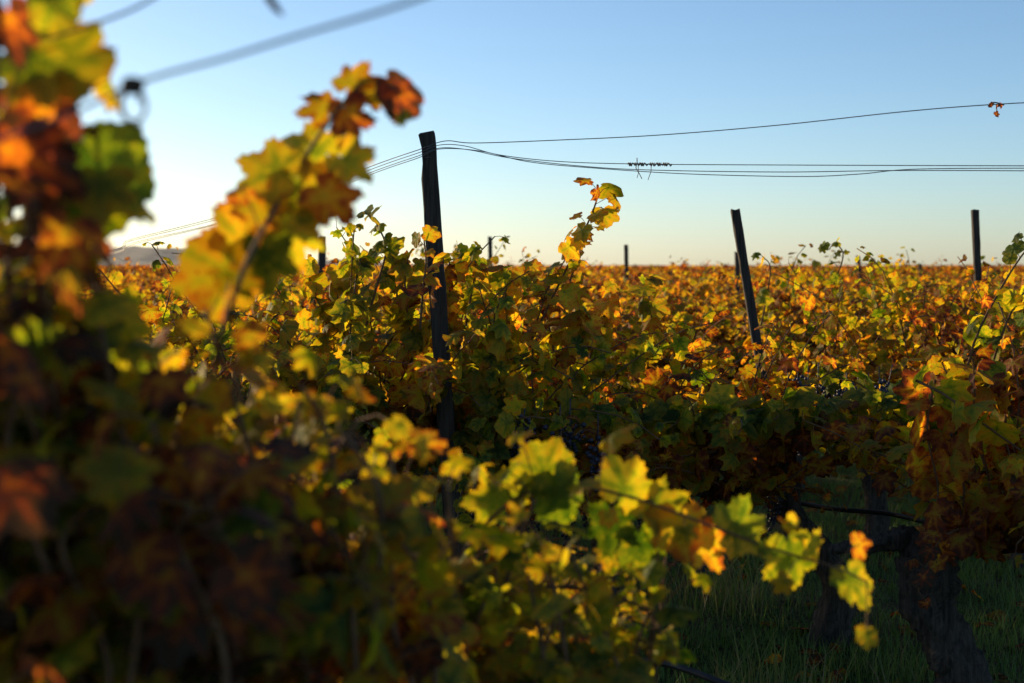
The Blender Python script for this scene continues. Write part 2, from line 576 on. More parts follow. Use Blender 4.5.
def generic_vine_parts(n_cane, gap, size, lod, stage, L=(.6, 1.0), half=.7, head=.74, up=.8, side=.55, far=False, floor=.30, xoff=0.0):
    """canes and leaves of one bushy sprawling vine, local coordinates (x along the row)"""
    mc, ml = MB(), MB()
    for k in range(n_cane):
        x = rng.uniform(-half, half)
        d = np.array([rng.normal(0, .35) + x * .25, rng.normal(0, side), up * rng.uniform(.45, 1.25)])
        LL = rng.uniform(*L)
        if rng.uniform() < .25:
            d[2] *= .25; LL *= .8                       # canes that hang out of the side
        pts = grow((x, rng.normal(0, .04), head + rng.uniform(0, .08)), d, LL, 10, droop=rng.uniform(.3, 1.3))
        if pts[:, 2].min() < floor:
            pts[:, 2] = np.maximum(pts[:, 2], floor + .04 * rng.uniform())
        pts[:, 0] += xoff
        st = stage + rng.normal(0, .09)
        o_ = unit(np.array([0, np.sign(d[1]) * .6, .3]))
        cane_with_leaves(mc if lod > 7 else None, ml, pts, gap, size, st, lod, petiole=.05, out=o_, sides=4 if lod < 28 else 5, curl=1.35)
    return mc, ml


# variants shared by many vines of the rows behind
mid_variants, far_variants = [], []
for k in range(7):
    mc, ml = generic_vine_parts(74, .036, .055, 12, .57 + .05 * (k % 4), L=(.55, 1.0), floor=.56)
    tr = MB()
    mid_variants.append((mc.mesh('canes', [M_CANE]), ml.mesh('foliage', [M_LEAF]), None))
for k in range(5):
    mc, ml = generic_vine_parts(64, .042, .057, 7, .62 + .05 * (k % 3), L=(.5, .88))
    far_variants.append((None, ml.mesh('foliage', [M_LEAF_FAR]), None))

trunk_meshes = []
for k in range(4):
    t = make_trunk('trunk', None, head=.74, r=.05, lean=(rng.normal(0, .05), rng.normal(0, .04)), sides=10, rings=12)
    trunk_meshes.append(t.data)
    bpy.data.objects.remove(t)


def link(name, data, parent):
    o = bpy.data.objects.new(name, data)
    o.parent = parent
    col.objects.link(o)
    return o


GRAPES = []
for k in range(4):
    mb = MB(); grape_bunch(mb, (0, 0, 0), L=rng.uniform(.13, .2), rad=rng.uniform(.04, .055))
    GRAPES.append(mb.mesh('grape_cluster', [M_GRAPE]))


def hang_grapes(parent, spots):
    for (x, y, z) in spots:
        o = link('grape_cluster', GRAPES[rng.integers(4)], parent)
        o.location = (x, y, z)
        o.rotation_euler = (rng.normal(0, .1), rng.normal(0, .1), rng.uniform(0, 6))


rng = np.random.default_rng(202)
# --- detailed vines of the row in focus -----------------------------------------------------
def detailed_vine(x, y, label, stage, n_cane, gap=.042, size=.07, half=.68, head=.74, L=(.6, 1.0), up=.8, r=.055, lean=(0, 0), arms=((-.6, 0), (.6, 0)), grapes=6, lod=28, side=.55, trunk=True, floor=.34, xoff=0.0):
    root = tag(empty('grape_vine', (x, y, 0), RZ), label, 'grapevine', 'grapevines in the rows')
    if trunk:
        make_trunk('trunk', root, head, r, lean, arms)
    mc, ml = generic_vine_parts(n_cane, gap, size, lod, stage, L, half, head, up, side, floor=floor, xoff=xoff)
    mc.obj('canes', [M_CANE], root)
    ml.obj('foliage', [M_LEAF_NEAR], root)
    hang_grapes(root, [(rng.uniform(-half, half), rng.choice([-1, 1]) * rng.uniform(.05, .2), rng.uniform(head - .06, head + .12)) for _ in range(grapes)])
    return root


def to_local(root, p):
    c, s = math.cos(-RZ), math.sin(-RZ)
    q = np.asarray(p, float) - np.array(root.location)
    return np.stack([q[..., 0] * c - q[..., 1] * s, q[..., 0] * s + q[..., 1] * c, q[..., 2]], -1)


def tall_shoot(root, pts, n=14, gap=.05, size=.065, stage=.55, lod=28, r0=.005, name='shoot', start=.25, petiole=.05, label=None, taper=.55, face=None):
    mb = MB()
    p = spline(to_local(root, np.array(pts)), n)
    cane_with_leaves(mb, mb, p, gap, size, stage, lod, r0=r0, mi_c=0, mi_l=1, petiole=petiole, start=start, taper=taper, face=face)
    o = mb.obj(name, [M_CANE, M_LEAF_NEAR], root)
    if label:
        o['label'] = label
    return o


# row A: vine round the tall post, weak low vine to its right, old vine at the right edge
VA = detailed_vine(-.62, 5.75, 'yellow-green grapevine growing round the foot of the tallest post', .47, 105, half=.75, head=.80, L=(.6, 1.08), size=.070)
VA0 = detailed_vine(.42, 5.85, 'grapevine of orange and dull brown leaves just right of the tallest post', .66, 78, half=.66, head=.62, L=(.5, .95), grapes=12, size=.066)
VB = detailed_vine(1.33, 6.0, 'low green grapevine on a dark leaning trunk with the hose running past it', .36, 95, half=.95, head=.84, L=(.22, .42), up=.22, r=.06, lean=(-.20, 0), arms=((-.80, -.08), (.7, -.04)), grapes=3, side=.8, size=.092, floor=.80)
VC = detailed_vine(1.53, 4.9, 'old thick-trunked grapevine at the right edge with rusty brown hanging leaves', .74, 44, half=.40, head=.62, L=(.5, .95), r=.076, lean=(-.07, 0), arms=((-.34, -.10), (.6, .10)), grapes=0, size=.078, xoff=.44)
VL = detailed_vine(-2.05, 6.2, 'yellow leafy grapevine left of the tallest post, half hidden by blurred leaves', .42, 64, half=.72, head=.76, grapes=3, size=.070)

TOC = np.array([-.25, -.75, .15])
tall_shoot(VA0, [P(532, 340, 5.4), P(556, 290, 5.3), P(578, 245, 5.25), P(594, 208, 5.2), P(599, 190, 5.2)], gap=.017, size=.056, stage=.60, start=.2, taper=.1, face=TOC * .5, petiole=.065, label='tall leaning shoot with orange and yellow leaves against the sky')
tall_shoot(VA, [P(365, 330, 5.6), P(377, 285, 5.6), P(386, 250, 5.6), P(378, 226, 5.6), P(370, 216, 5.6)], gap=.019, size=.056, stage=.40, start=.1, taper=.15, face=TOC * .7, petiole=.04)
tall_shoot(VA, [P(420, 330, 5.3), P(423, 290, 5.3), P(426, 262, 5.3), P(424, 240, 5.3)], gap=.026, size=.066, stage=.62, start=.2, taper=.3, face=TOC)
tall_shoot(VA, [P(465, 330, 5.7), P(472, 290, 5.7), P(476, 270, 5.7), P(474, 256, 5.7)], gap=.028, size=.066, stage=.34, start=.1, taper=.3)
for px_, top_, st_, Yq in ((285, 285, .40, 5.9), (312, 268, .42, 5.8), (340, 262, .45, 5.8), (356, 258, .38, 5.5), (392, 250, .42, 5.7), (405, 262, .5, 5.6), (448, 262, .45, 5.6), (505, 268, .50, 5.7), (455, 256, .36, 5.8), (540, 272, .55, 5.7), (612, 286, .6, 5.9), (570, 262, .58, 5.5), (648, 280, .45, 5.9)):
    tall_shoot(VA if px_ < 520 else VA0, [P(px_ + rng.normal(0, 14), 372, Yq), P(px_ + rng.normal(0, 8), 325, Yq), P(px_, top_ + 22, Yq), P(px_ + rng.normal(0, 7), top_, Yq)], gap=.019, size=.072, stage=st_ + .04, start=.05, taper=.15, face=TOC * .5, petiole=.04)
tall_shoot(VC, [P(960, 400, 5.0), P(975, 340, 5.0), P(1000, 290, 5.0), P(1020, 258, 5.0), P(1032, 244, 5.0)], gap=.028, size=.062, stage=.38, start=.1, taper=.3, face=TOC)
tall_shoot(VC, [P(985, 390, 5.0), P(1000, 340, 5.0), P(1018, 300, 5.0), P(1040, 280, 5.0)], gap=.036, size=.07, stage=.42, start=.1, taper=.3)
tall_shoot(VC, [P(915, 380, 4.7), P(945, 395, 4.6), P(985, 425, 4.55), P(1020, 450, 4.55), P(1060, 480, 4.6)], gap=.05, size=.08, stage=.47, start=.0, taper=.2)
for q_ in range(5):
    x_ = 935 + 26 * q_
    tall_shoot(VC, [P(x_, 380, 4.85), P(x_ - 8, 430, 4.75), P(x_ + 3, 490, 4.7), P(x_ - 5, 545, 4.72)], gap=.042, size=.085, stage=.74, start=.0, taper=.2)

VQ = detailed_vine(2.05, 8.0, 'yellow-leaved grapevine behind the low green one, one curling shoot above the horizon', .55, 60, half=.7, head=.74, L=(.55, .95), size=.060, lod=28, floor=.52, grapes=8)
tall_shoot(VQ, [P(822, 330, 8), P(832, 290, 8), P(842, 262, 8), P(842, 250, 8), P(834, 244, 8), P(829, 250, 8)], gap=.028, size=.055, stage=.42, start=.2, taper=.3, face=TOC)
tall_shoot(VQ, [P(760, 330, 8), P(768, 290, 8), P(770, 266, 8), P(762, 256, 8)], gap=.03, size=.06, stage=.44, start=.2, taper=.3, face=TOC)

def grapes_at(root, pts):
    for p in pts:
        o = link('grape_cluster', GRAPES[rng.integers(4)], root)
        o.location = to_local(root, P(*p))
        o.scale = (1.25, 1.25, 1.15)
        o.rotation_euler = (rng.normal(0, .12), rng.normal(0, .12), rng.uniform(0, 6))


grapes_at(VA0, [(515, 412, 5.2), (524, 420, 5.25), (508, 420, 5.25), (560, 420, 5.2), (570, 414, 5.25), (598, 430, 5.2)])
grapes_at(VQ, [(788, 376, 6.9), (798, 372, 6.95), (808, 378, 6.9), (818, 374, 6.95), (858, 378, 6.9), (868, 384, 6.9), (879, 378, 6.9), (890, 376, 6.95), (846, 384, 6.95), (834, 378, 6.95)])
tall_shoot(VB, [P(790, 445, 5.7), P(740, 448, 5.55), P(690, 455, 5.5), P(655, 462, 5.5)], gap=.035, size=.075, stage=.80, start=.0, taper=.2, face=TOC, label='low shoot of deep red leaves')
tall_shoot(VB, [P(860, 440, 5.6), P(852, 447, 5.5), P(846, 450, 5.45)], gap=.05, size=.085, stage=.76, start=.3, taper=.0, face=TOC)
for q_ in range(7):
    x_ = 600 + q_ * 52
    tall_shoot(VB, [P(x_ + 40, 432 - q_ * 3, 5.7), P(x_ + 15, 422 - q_ * 4, 5.6), P(x_ - 15, 424 - q_ * 4, 5.5), P(x_ - 35, 436 - q_ * 4, 5.40)], gap=.026, size=.084, stage=.35, start=.0, taper=.2, face=np.array([-.1, -.5, .6]))

rng = np.random.default_rng(303)
# --- rows behind: every vine its own thing up to the count limit -----------------------------
vine_spots = []
for k in range(0, 60):
    z0 = 8.3 + 2.35 * k
    for i in range(-60, 61):
        x = i * 1.38 + (k * .61 % 1.38)
        y = z0 + SLOPE * x
        if y < 7.0 or abs(x) > .36 * y + 2.2 + .03 * y or (y + .0) > 62:
            continue
        if x > .40 * y + 2.0 or math.hypot(x - 2.05, y - 8.0) < .75:
            continue
        vine_spots.append((x * 1.0, y, k))
vine_spots.sort(key=lambda a: math.hypot(a[0], a[1]))
N_IND = 285
row_words = ['first', 'second', 'third', 'fourth', 'fifth', 'sixth', 'seventh', 'eighth', 'ninth', 'tenth']
for n, (x, y, k) in enumerate(vine_spots[:N_IND]):
    root = empty('grape_vine', (x + rng.normal(0, .06), y + rng.normal(0, .06), 0), RZ + (math.pi if rng.uniform() < .5 else 0) + rng.normal(0, .06))
    s = rng.uniform(.88, 1.12)
    root.scale = (1.06, 1.08, s)
    near = y < 17
    c_, f_, _ = mid_variants[rng.integers(len(mid_variants))] if near else far_variants[rng.integers(len(far_variants))]
    if near:
        link('trunk', trunk_meshes[rng.integers(4)], root)
        link('canes', c_, root)
        if y < 11:
            hang_grapes(root, [(rng.uniform(-.6, .6), rng.choice([-1, 1]) * rng.uniform(.05, .25), rng.uniform(.66, .9)) for _ in range(7)])
    link('foliage', f_, root)
    if k < 10:
        lab = 'autumn grapevine of mixed yellow and orange leaves in the %s row behind the tallest post' % row_words[k]
    else:
        lab = 'small far grapevine with orange leaves in the rows near the horizon'
    tag(root, lab, 'grapevine', 'grapevines in row %d behind the tallest post' % (k + 1) if k < 10 else 'far grapevines near the horizon')


# far vineyard: too many to count, one mass of leaf clumps out to the horizon
def far_vineyard():
    mb = MB()
    done = set((round(a, 3), round(b, 3)) for a, b, _ in vine_spots[:N_IND])
    for k in range(14, 260):
        z0 = 8.3 + 2.35 * k
        if k > 60 and k % 2:
            continue
        span = .44 * z0 + 3
        dens = 70 * min(1.0, 40.0 / z0) + 4
        n = int(2 * span * dens)
        x = rng.uniform(-span, span, n)
        if k < 60:
            lim = 57.0
        y = z0 + SLOPE * x + rng.normal(0, .22, n)
        r_ = np.hypot(x, y)
        ok = (r_ > math.hypot(vine_spots[N_IND - 1][0], vine_spots[N_IND - 1][1]) + .2)
        x, y = x[ok], y[ok]
        n = len(x)
        top = 1.32 + .12 * np.sin(x * 2.2 + k) + .05 * np.sin(x * .31 + k * 2)
        z = top - np.abs(rng.normal(0, .16, n)) + (rng.uniform(size=n) < .04) * rng.uniform(0, .22, n)
        tip = rng.normal(0, 1, (n, 3)) + np.array([0, 0, -.4])
        nr = rng.normal(0, .6, (n, 3)) + np.array([-.3, -.4, .5])
        sz = rng.uniform(.07, .11, n) * (1 + z0 / 120)
        add_leaves(mb, np.stack([x, y, z], 1), tip, nr, sz, np.clip(.63 + .09 * rng.normal(size=n) + .06 * np.sin(x * .2 + k), .2, 1), 7)
    o = mb.obj('distant_vineyard', [M_LEAF_FAR])
    return tag(o, 'orange mass of distant vine rows running to the horizon', 'vineyard', kind='stuff')


far_vineyard()

# single shoots standing above the rows behind
def loose_shoot(px_list, label_root, **kw):
    pass


# ------------------------------------------------------------------ posts
rng = np.random.default_rng(505)
def post(top, foot_px, Y, wpx, label, notches=(), round_=False, staples=0):
    """a rough squared wooden post driven into the ground; top and a lower point give its lean"""
    a, b = P(top[0], top[1], Y), P(foot_px[0], foot_px[1], Y)
    d = (b - a) / (a[2] - b[2])
    foot = a + d * (a[2] + .0)
    root = tag(empty('trellis_post', tuple(foot)), label, 'post', 'trellis posts in the vineyard')
    hw = wpx * Y / F / 2
    n = 40
    L = a[2] + .15
    axis = (a - foot) / a[2]
    mb = MB()
    prof = np.array([(-1, -.82), (-.82, -1), (.80, -1), (1, -.84), (1, .8), (.8, 1), (-.8, 1), (-1, .84)]) * hw
    rings = []
    for i in range(n):
        zz = -.15 + (L) * i / (n - 1)
        rr = prof * (1 + .03 * rng.normal(size=prof.shape)) * (1.06 - .06 * i / n)
        cut = 1.0
        for nz in notches:
            if abs(zz - nz) < .012:
                rr[:, 0] = np.maximum(rr[:, 0], -hw * .72)
        rings.append(np.stack([rr[:, 0], rr[:, 1] * .9, np.zeros(8)], 1) + axis * zz)
    rings[-1][:, 2] += rng.normal(0, .006, 8) * hw / .03
    v = np.vstack(rings)
    i = np.arange(n * 8).reshape(n, 8)
    q = np.stack([i[:-1], np.roll(i[:-1], -1, 1), np.roll(i[1:], -1, 1), i[1:]], -1).reshape(-1, 4)
    v = np.vstack([v, [rings[-1].mean(0)]])
    f3 = [(n * 8, (n - 1) * 8 + j, (n - 1) * 8 + (j + 1) % 8) for j in range(8)]
    mb.add(v, f3, q)
    o = mb.obj('shaft', [M_WOOD], root, smooth=False)
    for k in range(staples):
        sb = MB()
        zz = a[2] - .055 - .04 * k
        c = axis * zz + np.array([0, -hw * .92, 0])
        tube(sb, spline([c + [-.012, .01, 0], c + [-.011, -.006, .002], c + [.011, -.006, .004], c + [.012, .01, .002]], 10), .0016, 5)
        sb.obj('staple', [M_WIRE], root)
    return root


post((427, 134), (440, 330), 5.5, 16.5, 'tallest dark wooden post carrying the loose wires', notches=(1.98, 1.83, 2.04), staples=2)
post((735, 210), (762, 375), 7.3, 8.6, 'leaning dark post tilted to the left, tip above the rows')
post((975, 210), (979, 310), 9.3, 6.5, 'slim upright post near the right edge')
post((322, 237), (322, 290), 15.0, 7, 'short thick post among the left rows, partly behind blurred leaves')
post((490, 237), (491, 290), 22.0, 4.2, 'thin distant post just right of the tallest post')
post((626, 245), (627, 290), 24.0, 4, 'thin distant post right of the tall leafy shoot')
post((737, 252), (738, 290), 19.0, 4.5, 'short stub of a post just behind the leaning post')
post((858, 256), (862, 290), 26.0, 3.6, 'thin distant post between the leaning post and the slim upright one')
post((920, 264), (920, 290), 36.0, 3.2, 'tiny far post just left of the slim upright post')


# ------------------------------------------------------------------ wires
def wire(pts, r, label, n=60, group='loose trellis wires', jit=0.0):
    mb = MB()
    p = spline(pts, n)
    if jit:
        p = p + rng.normal(0, jit, p.shape)
    tube(mb, p, r, 6)
    o = mb.obj('trellis_wire', [M_WIRE])
    return tag(o, label, 'wire', group)


Yp = 5.46
wire([P(-300, 300, 11), P(60, 258, 8.2), P(132, 239, 7.3), P(215, 218, 6.7), P(300, 193, 6.1), P(380, 163, 5.65), P(418, 150, Yp), P(445, 141, Yp), P(475, 143, 5.4), P(560, 140, 5.3), P(660, 135, 5.15), P(780, 125, 5.0), P(900, 112, 4.85), P(985, 105, 4.75), P(1080, 100, 4.65)], .0017, 'single wire rising alone to the top right of the sky', 120)
w1 = wire([P(-300, 300, 11), P(60, 258, 8.2), P(134, 240, 7.3), P(215, 220, 6.7), P(300, 196, 6.1), P(380, 166, 5.65), P(418, 153, Yp), P(440, 145, Yp), P(465, 146, 5.4), P(500, 155, 5.35), P(560, 161.5, 5.3), P(640, 164, 5.2), P(780, 165, 5.0), P(1080, 166, 4.7)], .0015, 'upper wire of the sagging bundle, with a dark knotted splice on it', 120)
wire([P(-300, 302, 11), P(60, 261, 8.2), P(134, 242.5, 7.3), P(215, 224, 6.7), P(300, 199, 6.1), P(380, 169, 5.65), P(418, 156, Yp), P(440, 148, Yp), P(470, 150, 5.4), P(510, 158, 5.35), P(580, 166, 5.3), P(650, 170, 5.2), P(780, 172, 5.0), P(900, 170.5, 4.9), P(1080, 171, 4.7)], .0015, 'middle wire of the sagging bundle right of the post', 120)
wire([P(-300, 303, 11), P(60, 262, 8.2), P(134, 244, 7.3), P(215, 225, 6.7), P(300, 201, 6.1), P(380, 171, 5.65), P(418, 158, Yp), P(440, 149, Yp), P(480, 151, 5.4), P(530, 162, 5.35), P(600, 168.5, 5.3), P(690, 174, 5.2), P(800, 176.5, 5.0), P(860, 174, 4.95), P(920, 169, 4.9), P(1080, 168, 4.7)], .0015, 'lowest wire of the sagging bundle, crossing over the middle one', 120)
# splice and dry tendrils on the upper wire
sb = MB()
t = np.linspace(0, 1, 90)
base = np.array([P(628 + 44 * a, 164.3 + .5 * a, 5.21 - .06 * a) for a in t])
hel = np.stack([np.zeros(90), np.cos(t * 70), np.sin(t * 70)], 1) * (.0035 + .0015 * np.sin(t * 22))[:, None]
tube(sb, base + hel, .0022, 5)
for a_ in (.05, .2, .32, .55, .7, .85):
    c = np.array(P(628 + 44 * a_, 164.4, 5.2))
    th = np.linspace(0, 14, 26)[:, None]
    tube(sb, c + np.hstack([th * .0012 - .008, np.cos(th) * .006, np.sin(th) * .006]), .0018, 4)
sb.obj('splice', [M_TENDRIL], w1)
tb = MB()
tube(tb, spline([P(637, 158, 5.2), P(637, 163, 5.18), P(636, 168, 5.2), P(639, 173, 5.2), P(642, 179, 5.2)], 16), .0017, 4)
tube(tb, spline([P(638, 165, 5.2), P(638.5, 172, 5.18), P(637, 178, 5.19)], 12), .0012, 4)
tube(tb, spline([P(651, 165, 5.2), P(651, 171, 5.2), P(649, 177, 5.19), P(648, 180, 5.2)], 12), .0013, 4)
tb.obj('tendril', [M_TENDRIL], w1)

# dried leaf caught on the single upper wire
mb = MB()
c = P(995, 104.5, 4.74)
add_leaves(mb, np.array([c + [-.012, 0, 0], c + [.022, 0, .002], c + [.006, .003, -.004]]), np.array([[-.2, .2, -.6], [.9, .1, -.6], [.1, .3, -1]]), np.array([[.6, -1, .2], [.2, -1, .6], [.9, -.8, .1]]), np.array([.014, .017, .012]), np.array([.95, .93, .86]), 28, 0, 2.2)
tube(mb, spline([c + [-.02, 0, .002], c + [0, -.004, .006], c + [.03, 0, -.002]], 10), .0022, 5, 1)
tube(mb, spline([c + [.004, 0, 0], c + [.006, 0, -.02], c + [.002, 0, -.032]], 8), .0016, 4, 1)
add_leaves(mb, np.array([c + [.003, 0, -.03]]), np.array([[.3, .2, -1.0]]), np.array([[.3, -1, .2]]), np.array([.014]), np.array([.9]), 28, 0, 2.5)
tag(mb.obj('dried_leaf', [M_LEAF_NEAR, M_CANE]), 'tiny shrivelled red-brown leaf caught on the upper right wire', 'leaf')

# foreground wires, far in front of the focus
fw = wire([P(560, -58, 1.25), P(415, 0, 1.25), P(300, 35, 1.25), P(225, 58, 1.25), P(140, 82, 1.25), P(60, 118, 1.25), P(-80, 165, 1.25)], .0019, 'blurred near wire crossing the top left sky', 60, 'near trellis wires')
wire([P(230, -55, 1.45), P(150, 0, 1.45), P(100, 22, 1.45), P(40, 42, 1.45), P(-80, 85, 1.45)], .0018, 'blurred short stretch of near wire behind the top left leaves', 40, 'near trellis wires')
tb = MB()
cc = P(126, 102, 1.25)
th = np.linspace(0, 11, 60)[:, None]
tube(tb, cc + np.hstack([np.cos(th) * .012 + th * .0011, np.sin(th * .6) * .012, np.sin(th) * .014 - th * .0006]), .0020, 5)
tube(tb, P(129, 86, 1.25) + np.hstack([np.cos(th * 3) * .006 + th * .0006, np.cos(th) * .004, np.sin(th * 3) * .006]), .0022, 5)
tb.obj('tendril', [M_TENDRIL], fw)
mb = MB()
p0 = P(272, 4, 1.35)
tube(mb, spline([p0 + [-.012, 0, .03], p0 + [-.004, 0, .008], p0 + [.004, 0, -.004], p0 + [.010, .004, -.010]], 12), [.002, .004, .0035, .001], 6)
p1 = p0 + np.array([-.012, 0, .03])
tube(mb, spline([p1, p1 + [-.01, .0, .05], p1 + [-.06, .01, .075], P(180, -45, 1.25)], 14), .002, 5)
tag(mb.obj('hanging_twig', [M_TENDRIL]), 'blurred tip of a dry twig hanging into the top of the sky', 'twig')

# ------------------------------------------------------------------ drip hose
mb = MB()
tube(mb, spline([(-3.5, 6.9, .50), (-1.2, 6.5, .50), P(620, 470, 6.25), P(700, 492, 6.2), P(745, 499, 6.2), P(790, 502, 6.22), P(835, 509, 6.05), P(890, 514, 5.9), P(940, 526, 5.6), P(1010, 545, 5.3), P(1100, 570, 5.0)], 90), .0105, 8)
tag(mb.obj('drip_hose', [M_HOSE]), 'thin black irrigation hose slung between the old trunks on the right', 'hose')
mb = MB()
tube(mb, spline([P(420, 690, 4.6), P(560, 662, 4.4), P(650, 662, 4.3), P(690, 671, 4.2), P(730, 686, 4.1), P(860, 730, 3.9)], 50), .011, 8)
tag(mb.obj('drip_hose', [M_HOSE]), 'black hose lying low in the grass at the bottom edge', 'hose')


# ------------------------------------------------------------------ grass
def grass():
    mb = MB()
    def blades(x, y, h, wd, colr):
        n = len(x)
        a = rng.uniform(0, 6.28, n)
        bend = rng.uniform(.1, .8, n) * h
        dx, dy = np.cos(a), np.sin(a)
        px, py = -dy * wd, dx * wd
        lv = []
        for t, wv in ((0, 1), (.45, .8), (.8, .45)):
            cx, cy_, cz = x + dx * bend * t * t, y + dy * bend * t * t, h * t * (1 - .12 * t) - .01
            lv += [np.stack([cx - px * wv, cy_ - py * wv, cz], 1), np.stack([cx + px * wv, cy_ + py * wv, cz], 1)]
        lv.append(np.stack([x + dx * bend, y + dy * bend, h * .88], 1))
        v = np.stack(lv, 1)
        b = (np.arange(n) * 7)[:, None]
        q = np.vstack([b + np.array([[0, 1, 3, 2]]), b + np.array([[2, 3, 5, 4]])])
        t3 = b + np.array([[4, 5, 6]])
        lc = np.repeat(np.stack([colr, colr, colr], 1)[:, None], 7, 1)
        mb.add(v, t3, q, 0, None, lc)
    n = 90000
    y = rng.uniform(3.6, 15, n); x = rng.uniform(-.2, .46, n) * y
    clump = .5 + .5 * np.sin(x * 5.1 + 2 * np.sin(y * 2.3)) * np.sin(y * 4.7 + x)
    h = .03 + .07 * rng.uniform(size=n) ** 2 * (.5 + clump) + .02 * clump
    blades(x, y, h, rng.uniform(.0015, .003, n), np.clip(.25 + .35 * rng.normal(size=n) * .6 + .3 * clump, 0, 1))
    n = 14000
    y = rng.uniform(2.0, 12, n); x = rng.uniform(-.5, -.1, n) * y
    blades(x, y, .04 + .07 * rng.uniform(size=n), rng.uniform(.0015, .003, n), rng.uniform(0, .7, n))
    # taller tufts
    for px, py, Y, k, hh in ((735, 548, 6.6, 110, .30), (712, 556, 6.6, 70, .26), (768, 690, 5.2, 46, .27), (800, 705, 5.1, 36, .22), (832, 690, 5.2, 30, .20), (735, 690, 5.1, 40, .22), (880, 690, 5.3, 24, .16), (690, 690, 5.0, 30, .2),
                             (560, 640, 4.8, 40, .2), (480, 690, 4.6, 40, .3), (800, 462, 11.2, 120, .16), (830, 462, 11.2, 120, .14), (860, 462, 11.2, 90, .14), (905, 590, 5.5, 20, .16), (760, 556, 6.4, 40, .2)):
        c = P(px, py, Y)
        blades(c[0] + rng.normal(0, .10, k), c[1] + rng.normal(0, .10, k), hh * rng.uniform(.45, 1.35, k), rng.uniform(.0018, .0036, k), np.clip(rng.normal(.78, .15, k), 0, 1))
    return tag(mb.obj('grass', [M_GRASS]), 'low green grass between the vine rows', 'grass', kind='stuff')


grass()
# fallen leaves
mb = MB()
n = 700
y = rng.uniform(3.6, 13, n); x = rng.uniform(-.25, .45, n) * y
add_leaves(mb, np.stack([x, y, rng.uniform(.01, .05, n)], 1), np.hstack([rng.normal(0, 1, (n, 2)), rng.normal(0, .2, (n, 1))]), np.tile([0, 0, 1.0], (n, 1)) + rng.normal(0, .3, (n, 3)), rng.uniform(.04, .07, n), rng.uniform(.7, 1, n), 12, 0, 1.5)
tag(mb.obj('fallen_leaves', [M_LEAF]), 'dry fallen vine leaves scattered on the ground', 'leaves', kind='stuff')


# ------------------------------------------------------------------ foreground vines (out of focus)
rng = np.random.default_rng(404)
ZK, SK = 1.36, 0.98
FACE = np.array([.0, -.20, .05])


class Front:
    def __init__(self, x, y, label, lean=(0, 0), arms=((-.5, .05), (.5, .05)), head=.8, rise=.08):
        self.root = tag(empty('grape_vine', (x, y, 0)), label, 'grapevine', 'near grapevines in front of the camera')
        make_trunk('trunk', self.root, head, .055, lean, arms)
        self.mc, self.ml = MB(), MB()
        self.o = np.array([x, y, 0.0])

    def shoot(self, px, gap=.045, size=.07, stage=.48, r0=.005, start=0.0, n=26, own=False, petiole=.085, curl=1.0, label=None, drop=0.0, face=FACE, taper=.4, leaves=()):
        pts = spline(np.array([P(a, b, c * ZK) for a, b, c in px]) - self.o, n)
        if own:
            mb = MB()
            cane_with_leaves(mb, mb, pts, gap, size * SK, stage, 56, r0, 0, 1, petiole, start=start, curl=curl, drop=drop, face=face, taper=taper)
            for l in leaves:
                self.leaf(*l, mb=mb, mi=1)
            o = mb.obj('shoot', [M_CANE, M_LEAF_NEAR], self.root)
            if label:
                o['label'] = label
        else:
            cane_with_leaves(self.mc, self.ml, pts, gap, size * SK, stage, 56, r0, 0, 0, petiole, start=start, curl=curl, drop=drop, face=face, taper=taper)

    def leaf(self, px, py, Y, size, tip, nrm, stage, mb=None, mi=0):
        add_leaves(mb or self.ml, (P(px, py, Y * ZK) - self.o)[None], np.array([tip], float), np.array([nrm], float), np.array([size * SK * .98]), np.array([stage]), 56, mi)

    def done(self):
        self.mc.obj('canes', [M_CANE], self.root)
        self.ml.obj('foliage', [M_LEAF_NEAR], self.root)


FL = Front(-.70, 1.55, 'big blurred grapevine filling the left edge, nearest the camera')
FL.shoot([(150, 760, 1.22), (95, 600, 1.2), (60, 430, 1.15), (35, 270, 1.1), (22, 130, 1.1), (28, 30, 1.1), (40, -70, 1.1)], .044, .058, .50, own=True, label='tall upright shoot of dark and orange leaves at the left edge', n=40)
FL.shoot([(-10, 760, 1.0), (-20, 480, .98), (-12, 280, 1.0), (-5, 100, 1.0), (0, -60, 1.0)], .046, .064, .90)
FL.shoot([(200, 760, 1.2), (160, 600, 1.18), (120, 430, 1.16), (95, 300, 1.15), (80, 235, 1.15)], .04, .07, .46)
FL.shoot([(20, 760, 1.2), (30, 560, 1.2), (15, 380, 1.2), (10, 240, 1.2), (20, 120, 1.2), (35, 40, 1.2)], .06, .06, .44)
for k in range(46):
    bx = rng.uniform(-110, 260)
    Y = rng.uniform(1.08, 1.40)
    top = np.interp(bx, [-110, 60, 130, 260], [230, 300, 370, 440]) + rng.uniform(0, 170)
    FL.shoot([(bx + rng.normal(0, 60), 900, Y), (bx + rng.normal(0, 30), 680, Y), (bx + rng.normal(0, 30), 540, Y), (bx + rng.normal(0, 30), top, Y + rng.normal(0, .1))], .036, .066, rng.choice([.26, .40, .47, .52, .58, .92, .96]))
